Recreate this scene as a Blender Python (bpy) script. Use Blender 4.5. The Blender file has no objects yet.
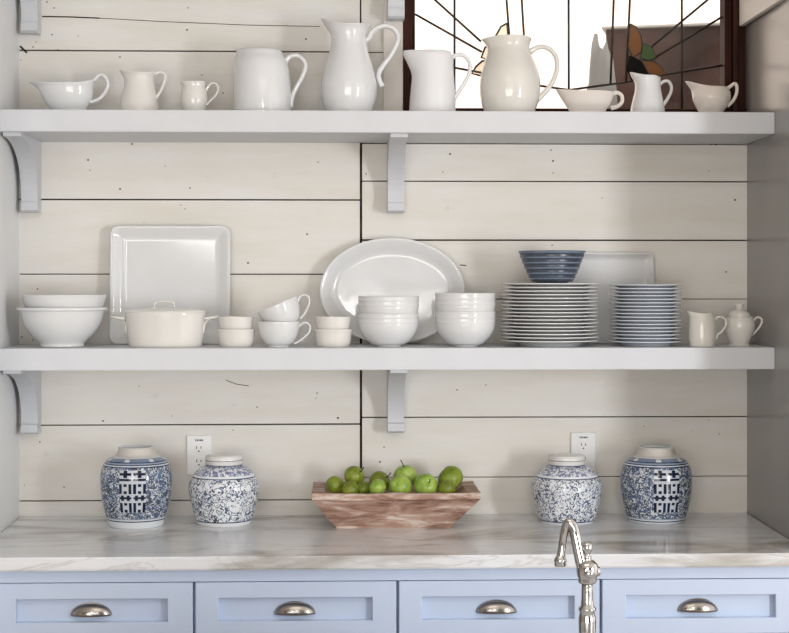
import bpy, bmesh, math, random
from mathutils import Vector, Matrix, noise as mnoise
random.seed(4)
sc = bpy.context.scene
COL = sc.collection
PI = math.pi
R = math.radians

# ------------------------------------------------------------------ camera
FPX = 1587.0
DIST = 4.6
CZ = 1.591
YAW = R(2.0)
HOR = 283.0
FWD = Vector((math.sin(YAW), math.cos(YAW), 0))
RGT = Vector((math.cos(YAW), -math.sin(YAW), 0))
CAM = Vector((0, -DIST, CZ))

cd = bpy.data.cameras.new('camera')
cd.sensor_width = 36.0
cd.lens = 36.0 * FPX / 789.0
cd.shift_y = -(316.5 - HOR) / 789.0
cd.clip_start = 0.05
cam = bpy.data.objects.new('camera', cd)
COL.objects.link(cam)
cam.location = CAM
cam.rotation_euler = (R(90), 0, -YAW)
sc.camera = cam

def at(px, py, d):
    """point read off the photograph, on the plane d metres in front of the back wall"""
    v = FWD + RGT * ((px - 394.5) / FPX) + Vector((0, 0, 1)) * ((HOR - py) / FPX)
    t = (DIST - d) / v.y
    return CAM + v * t
def X(px, d=0.0): return at(px, 0, d).x
def Z(px, py, d=0.0): return at(px, py, d).z
def mpp(px, d):
    p = at(px, HOR, d)
    return (p - CAM).dot(FWD) / FPX

# ------------------------------------------------------------------ mesh helpers
def cr(pts, n):
    """Catmull-Rom through tuples, n steps per span"""
    out = []
    P = [pts[0]] + list(pts) + [pts[-1]]
    for i in range(1, len(P) - 2):
        a, b, c, e = P[i-1], P[i], P[i+1], P[i+2]
        for k in range(n):
            t = k / n
            out.append(tuple(0.5 * ((2*b[j]) + (c[j]-a[j])*t + (2*a[j]-5*b[j]+4*c[j]-e[j])*t*t
                     + (3*b[j]-a[j]-3*c[j]+e[j])*t**3) for j in range(len(b))))
    out.append(tuple(pts[-1]))
    return out

class MB:
    def __init__(s): s.v = []; s.f = []; s.m = []; s.s = []
    def add(s, verts, faces, mi=0, smooth=True, mat=None):
        o = len(s.v)
        for p in verts:
            p = Vector(p)
            s.v.append(mat @ p if mat else p)
        for f in faces:
            s.f.append([i + o for i in f]); s.m.append(mi); s.s.append(smooth)
        return s
    def box(s, x0, x1, y0, y1, z0, z1, mi=0, bev=0.0, mat=None):
        bm = bmesh.new()
        bmesh.ops.create_cube(bm, size=1)
        for v in bm.verts:
            v.co = Vector(((x0+x1)/2 + v.co.x*(x1-x0), (y0+y1)/2 + v.co.y*(y1-y0), (z0+z1)/2 + v.co.z*(z1-z0)))
        if bev > 0:
            bmesh.ops.bevel(bm, geom=bm.edges[:], offset=bev, segments=2, affect='EDGES', profile=0.5)
        bm.verts.index_update()
        s.add([v.co.copy() for v in bm.verts], [[v.index for v in f.verts] for f in bm.faces], mi, False, mat)
        bm.free(); return s
    def lathe(s, prof, n=48, mi=0, mat=None, close=True):
        """prof = (r, z) from bottom centre round to the last point"""
        v, f, rings = [], [], []
        for (r, z) in prof:
            if r < 1e-6:
                rings.append([len(v)]); v.append((0, 0, z))
            else:
                rings.append(list(range(len(v), len(v)+n)))
                for k in range(n):
                    a = 2*PI*k/n
                    v.append((r*math.cos(a), r*math.sin(a), z))
        for A, B in zip(rings, rings[1:]):
            for k in range(n):
                k2 = (k+1) % n
                if len(A) == 1 and len(B) == 1: continue
                if len(A) == 1: f.append([A[0], B[k2], B[k]])
                elif len(B) == 1: f.append([A[k], A[k2], B[0]])
                else: f.append([A[k], A[k2], B[k2], B[k]])
        return s.add(v, f, mi, True, mat)
    def tube(s, pts, rad, n=12, flat=1.0, up=Vector((0, 1, 0)), mi=0, mat=None):
        """tube along pts; rad number or list; cross-section widened by flat along 'up'"""
        pts = [Vector(p) for p in pts]
        m = len(pts)
        if not isinstance(rad, (list, tuple)): rad = [rad]*m
        v, f = [], []
        for i, p in enumerate(pts):
            t = (pts[min(i+1, m-1)] - pts[max(i-1, 0)]).normalized()
            b = (up - t*up.dot(t))
            b = b.normalized() if b.length > 1e-4 else t.orthogonal().normalized()
            a = b.cross(t).normalized()
            for k in range(n):
                q = 2*PI*k/n
                v.append(p + a*(rad[i]*math.cos(q)) + b*(rad[i]*flat*math.sin(q)))
        for i in range(m-1):
            for k in range(n):
                k2 = (k+1) % n
                f.append([i*n+k, i*n+k2, (i+1)*n+k2, (i+1)*n+k])
        f.append(list(range(n))[::-1]); f.append([(m-1)*n+k for k in range(n)])
        return s.add(v, f, mi, True, mat)
    def prism(s, poly, y0, y1, mi=0, axis='XZ', mat=None):
        """extrude a 2-D outline; axis XZ extrudes along Y, YZ extrudes along X"""
        n = len(poly)
        if axis == 'XZ': v = [(a, y0, b) for a, b in poly] + [(a, y1, b) for a, b in poly]
        else: v = [(y0, a, b) for a, b in poly] + [(y1, a, b) for a, b in poly]
        f = [list(range(n)), list(range(n, 2*n))[::-1]]
        for k in range(n):
            k2 = (k+1) % n
            f.append([k, k2, n+k2, n+k][::-1])
        return s.add(v, f, mi, False, mat)
    def sphere(s, c, r, n=20, m=12, sc3=(1, 1, 1), mi=0, mat=None):
        prof = [(r*math.sin(PI*i/m), -r*math.cos(PI*i/m)) for i in range(m+1)]
        prof[0] = (0, -r); prof[-1] = (0, r)
        M = Matrix.Translation(Vector(c)) @ Matrix.Diagonal(Vector((*sc3, 1)))
        if mat: M = mat @ M
        return s.lathe(prof, n, mi, M)
    def build(s, name, mats, parent=None, loc=None, rot=None, autosmooth=None):
        me = bpy.data.meshes.new(name)
        me.from_pydata([tuple(p) for p in s.v], [], s.f)
        if not isinstance(mats, (list, tuple)): mats = [mats]
        for m in mats: me.materials.append(m)
        for p, mi, sm in zip(me.polygons, s.m, s.s):
            p.material_index = mi; p.use_smooth = sm
        bm = bmesh.new(); bm.from_mesh(me)
        bmesh.ops.recalc_face_normals(bm, faces=bm.faces[:])
        if autosmooth is not None:
            for e in bm.edges:
                if len(e.link_faces) == 2 and e.calc_face_angle(0) > autosmooth: e.smooth = False
        bm.to_mesh(me); bm.free()
        o = bpy.data.objects.new(name, me); COL.objects.link(o)
        if parent: o.parent = parent
        if loc is not None: o.location = loc
        if rot is not None: o.rotation_euler = rot
        return o

def thing(name, label, cat, loc=(0, 0, 0), rot=(0, 0, 0), group=None):
    o = bpy.data.objects.new(name, None); COL.objects.link(o)
    o.empty_display_size = 0.05
    o.location = loc; o.rotation_euler = rot
    return tag(o, label, cat, group)
def tag(o, label, cat, group=None):
    o['label'] = label; o['category'] = cat
    if group: o['group'] = group
    return o
def struct(o):
    o['kind'] = 'structure'; return o
def dup(root, label, loc=None, rot=None):
    r = root.copy(); COL.objects.link(r); r['label'] = label
    if loc is not None: r.location = loc
    if rot is not None: r.rotation_euler = rot
    for ch in list(root.children):
        c = ch.copy(); COL.objects.link(c); c.parent = r
        for g in list(ch.children):
            q = g.copy(); COL.objects.link(q); q.parent = c
    return r

# ------------------------------------------------------------------ material helpers
def srgb(r, g, b):
    def c(u):
        u /= 255.0
        return u/12.92 if u <= 0.04045 else ((u+0.055)/1.055)**2.4
    return (c(r), c(g), c(b), 1)
class NT:
    def __init__(s, name, rough=0.5, base=(0.8, 0.8, 0.8, 1), metal=0.0, spec=0.5, coat=0.0):
        s.m = bpy.data.materials.new(name); s.m.use_nodes = True
        s.t = s.m.node_tree
        s.p = s.t.nodes['Principled BSDF']
        s.p.inputs['Base Color'].default_value = base
        s.p.inputs['Roughness'].default_value = rough
        s.p.inputs['Metallic'].default_value = metal
        s.p.inputs['Specular IOR Level'].default_value = spec
        s.p.inputs['Coat Weight'].default_value = coat
        s.co = None
    def n(s, kind, **kw):
        nd = s.t.nodes.new(kind)
        for k, v in kw.items(): setattr(nd, k, v)
        return nd
    def link(s, a, b): s.t.links.new(a, b)
    def coord(s):
        if not s.co: s.co = s.n('ShaderNodeTexCoord')
        return s.co.outputs['Object']
    def mapped(s, scale=(1, 1, 1), rot=(0, 0, 0), loc=(0, 0, 0)):
        mp = s.n('ShaderNodeMapping')
        mp.inputs['Scale'].default_value = scale; mp.inputs['Rotation'].default_value = rot
        mp.inputs['Location'].default_value = loc
        s.link(s.coord(), mp.inputs['Vector']); return mp.outputs['Vector']
    def noise(s, scale, detail=3, rough=0.5, vec=None, dist=0.0):
        nd = s.n('ShaderNodeTexNoise')
        nd.inputs['Scale'].default_value = scale; nd.inputs['Detail'].default_value = detail
        nd.inputs['Roughness'].default_value = rough; nd.inputs['Distortion'].default_value = dist
        s.link(vec if vec is not None else s.coord(), nd.inputs['Vector']); return nd.outputs['Fac']
    def voro(s, scale, feature='F1', vec=None, rnd=1.0):
        nd = s.n('ShaderNodeTexVoronoi', feature=feature)
        nd.inputs['Scale'].default_value = scale; nd.inputs['Randomness'].default_value = rnd
        s.link(vec if vec is not None else s.coord(), nd.inputs['Vector']); return nd.outputs['Distance']
    def ramp(s, fac, stops, mode='LINEAR'):
        nd = s.n('ShaderNodeValToRGB'); cr_ = nd.color_ramp; cr_.interpolation = mode
        while len(cr_.elements) < len(stops): cr_.elements.new(0.5)
        for e, (p, c) in zip(cr_.elements, stops):
            e.position = p; e.color = c if len(c) == 4 else (*c, 1)
        s.link(fac, nd.inputs['Fac']); return nd.outputs['Color']
    def math(s, op, a, b=None, c=None):
        nd = s.n('ShaderNodeMath', operation=op)
        for i, q in enumerate((a, b, c)):
            if q is None: continue
            if isinstance(q, (int, float)): nd.inputs[i].default_value = q
            else: s.link(q, nd.inputs[i])
        return nd.outputs[0]
    def mix(s, fac, a, b, blend='MIX'):
        nd = s.n('ShaderNodeMix', data_type='RGBA', blend_type=blend)
        for sock, q in ((nd.inputs[0], fac), (nd.inputs[6], a), (nd.inputs[7], b)):
            if isinstance(q, (int, float)): sock.default_value = q
            elif isinstance(q, tuple): sock.default_value = q
            else: s.link(q, sock)
        return nd.outputs[2]
    def bump(s, h, strength=0.2, dist=0.002):
        nd = s.n('ShaderNodeBump')
        nd.inputs['Strength'].default_value = strength; nd.inputs['Distance'].default_value = dist
        s.link(h, nd.inputs['Height']); s.link(nd.outputs['Normal'], s.p.inputs['Normal'])
    def col(s, c): s.link(c, s.p.inputs['Base Color'])
    def sepz(s):
        nd = s.n('ShaderNodeSeparateXYZ'); s.link(s.coord(), nd.inputs[0]); return nd.outputs

def ceramic(name, c, rough=0.08, var=0.03):
    t = NT(name, rough, c)
    d = tuple(x*(1-var) for x in c[:3]) + (1,)
    t.col(t.ramp(t.noise(9, 2), [(0.35, d), (0.65, c)]))
    t.bump(t.noise(30, 1), 0.05, 0.002)
    return t.m
M = {}
M['white'] = ceramic('white_glaze', (0.70, 0.705, 0.71, 1))
M['warm'] = ceramic('warm_white_glaze', (0.72, 0.70, 0.66, 1))
M['cream'] = ceramic('cream_glaze', (0.76, 0.71, 0.625, 1))
M['pinkish'] = ceramic('pale_blush_glaze', (0.75, 0.69, 0.635, 1))
M['matte'] = ceramic('satin_white_glaze', (0.76, 0.76, 0.765, 1), 0.38)
M['cool'] = ceramic('cool_white_glaze', (0.62, 0.655, 0.71, 1), 0.15)
M['ivory'] = ceramic('ivory_glaze', (0.72, 0.695, 0.645, 1))

# painted boards of the back wall
t = NT('cream_board_paint', 0.55, spec=0.3)
vg = t.mapped((1.2, 1, 7))
base = t.ramp(t.noise(2.2, 4, 0.6, vg), [(0.3, (0.69, 0.652, 0.59)), (0.55, (0.722, 0.703, 0.66)), (0.75, (0.74, 0.737, 0.715))])
scuff = t.ramp(t.noise(14, 5, 0.65), [(0.66, (0, 0, 0)), (0.74, (1, 1, 1))])
t.col(t.mix(t.math('MULTIPLY', scuff, 0.25), base, (0.40, 0.35, 0.28, 1)))
t.bump(t.noise(5, 5, 0.6, t.mapped((2, 1, 22))), 0.25, 0.003)
M['board'] = t.m
t = NT('board_gap_dark', 0.9, srgb(52, 42, 34), spec=0.1)
t.col(t.ramp(t.noise(20, 3), [(0.3, srgb(34, 27, 22)), (0.7, srgb(70, 58, 48))]))
M['gap'] = t.m
def paint(name, c, rough=0.4, bump=0.06):
    t = NT(name, rough, c)
    d = tuple(x*0.96 for x in c[:3]) + (1,)
    t.col(t.ramp(t.noise(6, 3), [(0.35, d), (0.65, c)]))
    t.bump(t.noise(90, 2), bump, 0.001)
    return t.m
M['shelf'] = paint('white_shelf_paint', (0.585, 0.60, 0.63, 1), 0.42)
M['trim'] = paint('warm_trim_paint', (0.68, 0.645, 0.60, 1), 0.4)
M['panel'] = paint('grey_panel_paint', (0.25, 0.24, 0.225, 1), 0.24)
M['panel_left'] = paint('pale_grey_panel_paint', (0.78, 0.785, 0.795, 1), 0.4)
M['blue'] = paint('pale_blue_cabinet_paint', (0.545, 0.64, 0.81, 1), 0.38)
M['ceil'] = paint('white_ceiling_paint', (0.8, 0.79, 0.77, 1), 0.7)

M['roomwall'] = paint('grey_room_paint', (0.42, 0.41, 0.40, 1), 0.7)
M['roomwall_dark'] = paint('dark_room_paint', (0.05, 0.046, 0.042, 1), 0.7)
# marble
t = NT('veined_marble', 0.16, (0.75, 0.74, 0.72, 1))
vm = t.mapped((0.8, 2.2, 2.2), (0, 0, R(17)), (0.9, 0.55, 0))
n1 = t.noise(2.2, 7, 0.58, vm, 1.0)
vein = t.ramp(n1, [(0.33, (0.33, 0.31, 0.275)), (0.40, (0.50, 0.49, 0.475)), (0.47, (0.70, 0.71, 0.73)), (0.7, (0.76, 0.78, 0.82))])
n2 = t.math('ABSOLUTE', t.math('SUBTRACT', t.noise(2.2, 5, 0.6, t.mapped((0.8, 2.0, 2.0), (0, 0, R(-24)), (3, 1, 0)), 1.0), 0.5))
thin = t.ramp(n2, [(0.0, (1, 1, 1)), (0.014, (0, 0, 0))])
t.col(t.mix(t.math('MULTIPLY', thin, 0.4), vein, (0.40, 0.375, 0.34, 1)))
M['marble'] = t.m

# metals
t = NT('polished_nickel', 0.11, (0.47, 0.462, 0.45, 1), 1.0)
t.bump(t.noise(60, 2), 0.03, 0.001); M['nickel'] = t.m
t = NT('brushed_nickel', 0.2, (0.36, 0.335, 0.31, 1), 1.0)
t.bump(t.noise(40, 3, 0.5, t.mapped((1, 1, 14))), 0.08, 0.001); M['brushed'] = t.m
t = NT('lead_came', 0.5, srgb(48, 40, 34), 0.4)
t.col(t.ramp(t.noise(40, 2), [(0.3, srgb(36, 30, 26)), (0.7, srgb(66, 58, 50))])); M['came'] = t.m

# woods
t = NT('dark_window_wood', 0.65, srgb(60, 30, 22), spec=0.15)
t.col(t.ramp(t.noise(6, 5, 0.6, t.mapped((14, 14, 0.8))), [(0.3, srgb(26, 11, 8)), (0.7, srgb(66, 33, 24))])); M['darkwood'] = t.m
t = NT('weathered_wood', 0.75, srgb(160, 125, 105), spec=0.2)
w1 = t.noise(7, 6, 0.65, t.mapped((1.2, 5, 5)), 0.6)
wc = t.ramp(w1, [(0.30, srgb(108, 80, 68)), (0.42, srgb(156, 124, 108)), (0.53, srgb(184, 154, 138)), (0.64, srgb(216, 202, 190))])
gr = t.ramp(t.noise(9, 4, 0.6, t.mapped((1.5, 26, 26))), [(0.40, (0.72, 0.72, 0.72)), (0.6, (1, 1, 1))])
t.col(t.mix(0.5, wc, gr, 'MULTIPLY'))
t.bump(t.noise(12, 5, 0.6, t.mapped((1.5, 12, 12))), 0.4, 0.003); M['wood'] = t.m
t = NT('wood_floor', 0.4, srgb(120, 86, 60))
t.col(t.ramp(t.noise(3, 5, 0.6, t.mapped((9, 0.7, 1))), [(0.3, srgb(176, 150, 122)), (0.7, srgb(206, 184, 156))])); M['floor'] = t.m

# fruit
t = NT('green_apple_skin', 0.34, srgb(120, 160, 40), spec=0.45)
oi = t.n('ShaderNodeObjectInfo')
g1 = t.ramp(t.noise(22, 3, 0.6), [(0.3, srgb(84, 108, 22)), (0.5, srgb(126, 146, 42)), (0.72, srgb(164, 178, 76))])
g2 = t.mix(oi.outputs['Random'], g1, t.ramp(t.noise(20, 2), [(0.3, srgb(84, 98, 20)), (0.7, srgb(140, 146, 40))]))
spk = t.ramp(t.voro(190), [(0.12, (1, 1, 1)), (0.24, (0, 0, 0))])
dk = t.ramp(t.voro(120, 'F1', t.mapped((1, 1, 1), (0, 0, 0), (5, 2, 1))), [(0.14, (1, 1, 1)), (0.26, (0, 0, 0))])
t.col(t.mix(t.math('MULTIPLY', dk, 0.5), t.mix(t.math('MULTIPLY', spk, 0.5), g2, srgb(186, 196, 116)), srgb(58, 66, 16)))
M['apple'] = t.m
t = NT('bright_apple_skin', 0.3, srgb(140, 175, 70))
g1 = t.ramp(t.noise(22, 3, 0.6), [(0.3, srgb(104, 138, 36)), (0.5, srgb(146, 174, 70)), (0.72, srgb(182, 202, 112))])
spk = t.ramp(t.voro(190), [(0.12, (1, 1, 1)), (0.24, (0, 0, 0))])
t.col(t.mix(t.math('MULTIPLY', spk, 0.5), g1, srgb(206, 216, 150)))
M['apple_bright'] = t.m
M['stem'] = NT('dry_stem', 0.8, srgb(58, 42, 26)).m

# glass
def glass(name, c, gl=0.06, opal=0.0):
    m = bpy.data.materials.new(name); m.use_nodes = True
    nt = m.node_tree; nt.nodes.clear()
    out = nt.nodes.new('ShaderNodeOutputMaterial'); mx = nt.nodes.new('ShaderNodeMixShader')
    tr = nt.nodes.new('ShaderNodeBsdfTransparent'); g = nt.nodes.new('ShaderNodeBsdfGlossy')
    tc = nt.nodes.new('ShaderNodeTexCoord'); nz = nt.nodes.new('ShaderNodeTexNoise'); rp = nt.nodes.new('ShaderNodeValToRGB')
    nz.inputs['Scale'].default_value = 9; nz.inputs['Detail'].default_value = 4
    nt.links.new(tc.outputs['Object'], nz.inputs['Vector']); nt.links.new(nz.outputs['Fac'], rp.inputs['Fac'])
    rp.color_ramp.elements[0].position = 0.3; rp.color_ramp.elements[1].position = 0.7
    rp.color_ramp.elements[0].color = tuple(x*0.88 for x in c[:3]) + (1,)
    rp.color_ramp.elements[1].color = c
    nt.links.new(rp.outputs['Color'], tr.inputs['Color'])
    g.inputs['Roughness'].default_value = 0.08
    mx.inputs[0].default_value = gl
    if opal:
        tl = nt.nodes.new('ShaderNodeBsdfTranslucent'); df = nt.nodes.new('ShaderNodeBsdfDiffuse'); ad = nt.nodes.new('ShaderNodeMixShader'); m2 = nt.nodes.new('ShaderNodeMixShader')
        nt.links.new(rp.outputs['Color'], tl.inputs['Color']); nt.links.new(rp.outputs['Color'], df.inputs['Color'])
        ad.inputs[0].default_value = 0.45; nt.links.new(tl.outputs[0], ad.inputs[1]); nt.links.new(df.outputs[0], ad.inputs[2])
        m2.inputs[0].default_value = opal; nt.links.new(tr.outputs[0], m2.inputs[1]); nt.links.new(ad.outputs[0], m2.inputs[2])
        nt.links.new(m2.outputs[0], mx.inputs[1])
    else: nt.links.new(tr.outputs[0], mx.inputs[1])
    nt.links.new(g.outputs[0], mx.inputs[2]); nt.links.new(mx.outputs[0], out.inputs['Surface'])
    return m
M['clear'] = glass('clear_textured_glass', (0.98, 0.95, 0.92, 1), 0.03)
M['amber'] = glass('amber_glass', (0.50, 0.24, 0.03, 1), 0.05, 0.4)
M['green_glass'] = glass('green_glass', (0.14, 0.27, 0.07, 1), 0.05, 0.5)
M['overlit'] = glass('overlit_glass', (1.0, 0.93, 0.83, 1), 0.05, 0.08)  # left flower's petals: glare of the bright sky behind painted into the tint
M['smoke'] = glass('smoky_dark_glass', (0.02, 0.012, 0.01, 1), 0.015)

# blue and white porcelain.  Object coords: jar axis at origin, z from the foot up
def porcelain(name, bands, ground, dark, mid, scale, width, leaf, seed):
    """bands: list of (z_top, kind); kinds 'white','line','scroll','fret','dense'"""
    t = NT(name, 0.12, ground)
    xyz = t.sepz(); z = xyz['Z']
    vec = t.mapped((1, 1, 1), (0, 0, 0), (seed, seed*0.7, 0))
    def contour(sc_, lev, wd, dist, det=1.0):
        return t.math('LESS_THAN', t.math('ABSOLUTE', t.math('SUBTRACT', t.noise(sc_, det, 0.4, vec, dist), lev)), wd)
    l2 = t.math('LESS_THAN', t.voro(scale*2.1, 'F1', vec), leaf)
    l3 = t.math('MULTIPLY', l2, t.math('GREATER_THAN', t.noise(scale*0.55, 1, 0.4, vec), 0.47))
    scroll = t.math('MAXIMUM', contour(scale, 0.5, width, 1.8), l3)
    dense = t.math('MAXIMUM', contour(scale, 0.5, width, 1.2), t.math('MAXIMUM', l3, contour(scale*1.35, 0.46, width*0.7, 0.8)))
    tone = t.ramp(t.noise(scale*0.8, 2), [(0.35, dark), (0.68, mid)])
    ang = t.math('ARCTAN2', xyz['X'], xyz['Y'])
    fret = t.math('GREATER_THAN', t.math('SINE', t.math('MULTIPLY', ang, 7.0)), -0.8)
    cur = t.mix(1.0, (0, 0, 0, 1), ground)
    wash = t.mix(t.math('MULTIPLY', t.noise(scale*0.4, 2), 0.25), ground, mid)
    for ztop, kind in reversed(bands):
        if kind == 'white': c = ground
        elif kind == 'line': c = tone
        elif kind == 'mid': c = t.mix(0.6, ground, mid)
        elif kind == 'scroll': c = t.mix(t.math('MULTIPLY', scroll, 0.92), ground, tone)
        elif kind == 'dense': c = t.mix(t.math('MULTIPLY', dense, 0.92), wash, tone)
        elif kind == 'fret': c = t.mix(fret, ground, t.mix(0.75, ground, mid))
        elif kind == 'purple': c = t.mix(t.math('MULTIPLY', dense, 0.85), ground, (0.09, 0.115, 0.27, 1))
        cur = t.mix(t.math('LESS_THAN', z, ztop), cur, c) if cur is not None else c
    t.col(cur)
    return t.m

# ------------------------------------------------------------------ the setting
XL, XR = X(19), X(747.2)
TOE = 0.026
xl_at = lambda d: XL + TOE*d
xr_at = lambda d: XR - TOE*d
CEIL = 2.95
xs = X(361)            # board seam
zb = lambda py: Z(394, py, 0)

mb = MB()
def plank(x0, x1, z0, z1, jit=0.0):
    y = -0.0 + jit
    bm = bmesh.new()
    e = [random.uniform(-0.0011, 0.0006) for _ in range(4)]
    P = [(x0, z0 + e[0]), (x1, z0 + e[1]), (x1, z1 - e[2]), (x0, z1 - e[3])]
    vs = [bm.verts.new((a, yy, b)) for yy in (y, 0.02) for a, b in P]
    for f in F8: bm.faces.new([vs[i] for i in f])
    bmesh.ops.bevel(bm, geom=bm.edges[:], offset=0.0009, segments=2, affect='EDGES')
    bm.verts.index_update()
    mb.add([q.co.copy() for q in bm.verts], [[q.index for q in f.verts] for f in bm.faces], 0, False); bm.free()
F8 = [[0,1,2,3],[4,5,6,7],[0,1,5,4],[1,2,6,5],[2,3,7,6],[3,0,4,7]]
g = 0.0019
lrows = [(-180, -60), (-60, 52.5), (52.5, 126), (126, 200), (200, 274.3), (274.3, 349), (349, 424), (424, 499.5), (499.5, 545)]
rrows = [(120, 143.6), (143.6, 181.2), (181.2, 240), (240, 299.2), (299.2, 358), (358, 417.6), (417.6, 477.6), (477.6, 545)]
for i, (a, b) in enumerate(lrows):
    plank(XL - 0.02, xs - 0.0034, zb(b) + g*(1.5 if i == 1 else 1), zb(a) - g, random.uniform(0, 0.0012))
for a, b in lrows[:2]:
    plank(xs + 0.001, X(403), zb(b) + g, zb(a) - g, 0.0006)
plank(xs + 0.001, X(403), zb(120), zb(52.5) - g, 0.0006)
for i, (a, b) in enumerate(rrows):
    plank(xs + 0.0034, XR + 0.02, zb(b) + g*1.1, zb(a) - g*1.1, random.uniform(0, 0.0012))
ZS = zb(118)           # window sill height
# dark backing and rough wall behind the boards (leaves the window open)
mb.box(-3.4, X(403), 0.02, 0.10, 0, CEIL, 1)
mb.box(X(403), 3.4, 0.02, 0.10, 0, ZS, 1)
mb.box(XR + 0.004, 3.4, 0.02, 0.10, ZS, CEIL, 1)
# nail holes and knots
nails = [(52,34.5),(36,42),(33,47),(47,2),(54,8),(78,36),(120,57),(187,30),(306,39),(188,8),(275,49),(202,75),(223,93),
 (132,144),(88,160),(90,170),(120,189),(165,166),(181,205),(185,209),(190,188),(318,162),(37.5,289),(248,263),(33,340),(22,337),(24,300),(307,234),
 (172,416),(139,386),(103,421),(40,442),(24.5,485),(64,487),(317,393),(316,398),(233,430),(290,491),(232,463),(257,407),(338,418),
 (450,154),(443,172),(553,161),(553,173),(551,150),(552,245),(709,171),(735,200),(602,198),(726,272),(457,390),(644,426),(709,420),(719,434),(486,385),
 (606,142),(620,142.6),(646,143),(711,144),(716,144.5),(420,142.6),(416,142.6),(500,142.6),(364,250),(366,174),(380,462),(384,447),(440,262),(22,48),(21,60),(58,50)]
for (px, py) in nails:
    r = random.choice([0.0020, 0.0024, 0.0030, 0.0017])
    p = at(px, py, 0.0)
    pts = [(p.x + r*random.uniform(.7, 1.2)*math.cos(a), -0.0006, p.z + r*random.uniform(.6, 1.1)*math.sin(a)) for a in [k*PI/4 for k in range(8)]]
    mb.add(pts, [list(range(8))], 1, False)
def scratch(pts, w):
    q = [at(a, b, 0) for a, b in pts]
    for u, v in zip(q, q[1:]):
        nrm = Vector((-(v.z-u.z), 0, v.x-u.x)).normalized()*w
        y = Vector((0, -0.0006, 0))
        mb.add([Vector((u.x,0,u.z))+y-nrm, Vector((v.x,0,v.z))+y-nrm, Vector((v.x,0,v.z))+y+nrm, Vector((u.x,0,u.z))+y+nrm], [[0,1,2,3]], 1, False)
scratch([(42, 16.5), (70, 17), (100, 18.2)], 0.0018); scratch([(100, 18.2), (160, 21.5), (250, 25.2), (320, 26.5)], 0.0009)
scratch([(20, 46), (27, 53)], 0.0026)
scratch([(226, 380), (236, 384), (249, 386)], 0.001); scratch([(460, 265), (466, 265.5)], 0.0015)
wall = struct(mb.build('wall_back', [M['board'], M['gap']]))

fl = MB().box(-3.4, 3.4, -6.5, 0.1, -0.05, 0.0).build('floor', M['floor']); struct(fl)
ce = MB().box(-3.4, 3.4, -6.5, 0.1, CEIL, CEIL + 0.05).build('ceiling', M['ceil']); struct(ce)
struct(MB().box(-3.45, -3.4, -6.5, 0.1, 0, CEIL).build('wall_far_left', M['roomwall']))
struct(MB().box(-3.4, 3.4, -6.55, -6.5, 0, CEIL).build('wall_rear', M['roomwall_dark']))
# side panels of the niche
PD = 0.80
PDR = 0.68
mb = MB()
v = [(XL, 0.02, 0), (xl_at(PD), -PD, 0), (xl_at(PD) - 0.04, -PD, 0), (XL - 0.04, 0.02, 0)]
v = v + [(a, b, CEIL) for a, b, c in v]
F8 = [[0,1,2,3],[4,5,6,7],[0,1,5,4],[1,2,6,5],[2,3,7,6],[3,0,4,7]]
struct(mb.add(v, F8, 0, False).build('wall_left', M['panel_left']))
mb = MB()
v = [(XR, 0.02, 0), (xr_at(PDR), -PDR, 0), (xr_at(PDR) + 0.04, -PDR, 0), (XR + 0.04, 0.02, 0)]
v = v + [(a, b, CEIL) for a, b, c in v]
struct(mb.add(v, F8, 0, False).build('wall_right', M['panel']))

# window casing strip and the boxed trim on the right
zc = zb(113)
struct(MB().box(X(383), X(403), -0.012, 0.0, zc, CEIL, 0, 0.002).build('trim_1', M['trim']))
zt = zb(25)
xt = X(738)
struct(MB().box(xt, xr_at(0.4) - 0.001, -0.66, -0.012, zt, zt + 0.16, 0, 0.002).build('trim_2', M['trim']))

# ------------------------------------------------------------------ window
GY = 0.045
gx = lambda px: X(px, -GY)
gz = lambda py: Z(568, py, -GY)
W_L, W_R, W_T, W_B = gx(414), gx(722), 2.86, ZS + 0.02
mb = MB()
mb.box(X(403) , gx(410.5), -0.016, 0.09, ZS, CEIL-0.02, 0, 0.003)
mb.box(gx(409.5), gx(414.5), 0.01, 0.075, ZS, CEIL-0.02, 0, 0.002)
mb.box(gx(722), gx(729), 0.012, 0.075, ZS, CEIL-0.02, 0, 0.003)
mb.box(gx(729.5), X(737.5), -0.014, 0.09, ZS, CEIL-0.02, 0, 0.003)
mb.box(X(738), XR + 0.003, 0.02, 0.09, ZS, CEIL-0.02, 0, 0.002)
mb.box(X(403), XR + 0.003, 0.0, 0.09, ZS, ZS + 0.03, 0, 0.003)
mb.box(X(403), XR + 0.003, 0.0, 0.09, W_T, CEIL-0.02, 0, 0.003)
win = struct(mb.build('window_1', M['darkwood']))
gl = MB().box(W_L, W_R, GY, GY + 0.004, W_B, W_T).build('window_glass', M['clear'], win)
# lead cames
def ln(*pts): return [(gx(a), GY, gz(b)) for a, b in pts]
mir = lambda a: 1137.0 - a
lines = [ln((454.5, -40), (454.5, 118)), ln((681.8, -40), (681.8, 118)), ln((568.5, -40), (568.8, 90)),
         ln((434.2, 0), (481, 42)), ln((415, 15), (482, 52.5)), ln((414, 62), (456, 68.5), (481, 73), (470, 72), (541, 86), (569, 90)),
         ln((569, 90), (600, 85.5), (626, 82), (665, 74), (722, 64.7)),
         ln((503, -40), (506.5, 0), (510, 45)), ln((519, -40), (521.7, 0), (526, 70)),
         ln((616, -40), (613.7, 0), (610.5, 84)), ln((632, -40), (629.9, 0), (625.8, 82)),
         ln((651.4, 46.3), (706.4, 0)), ln((655.7, 56.5), (722, 16)),
         ln((395, -35), (434.2, 0)), ln((706.4, 0), (745, -34))]
lines[5] = ln((414, 62), (456, 68.5), (481, 73), (541, 86), (569, 90))
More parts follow.
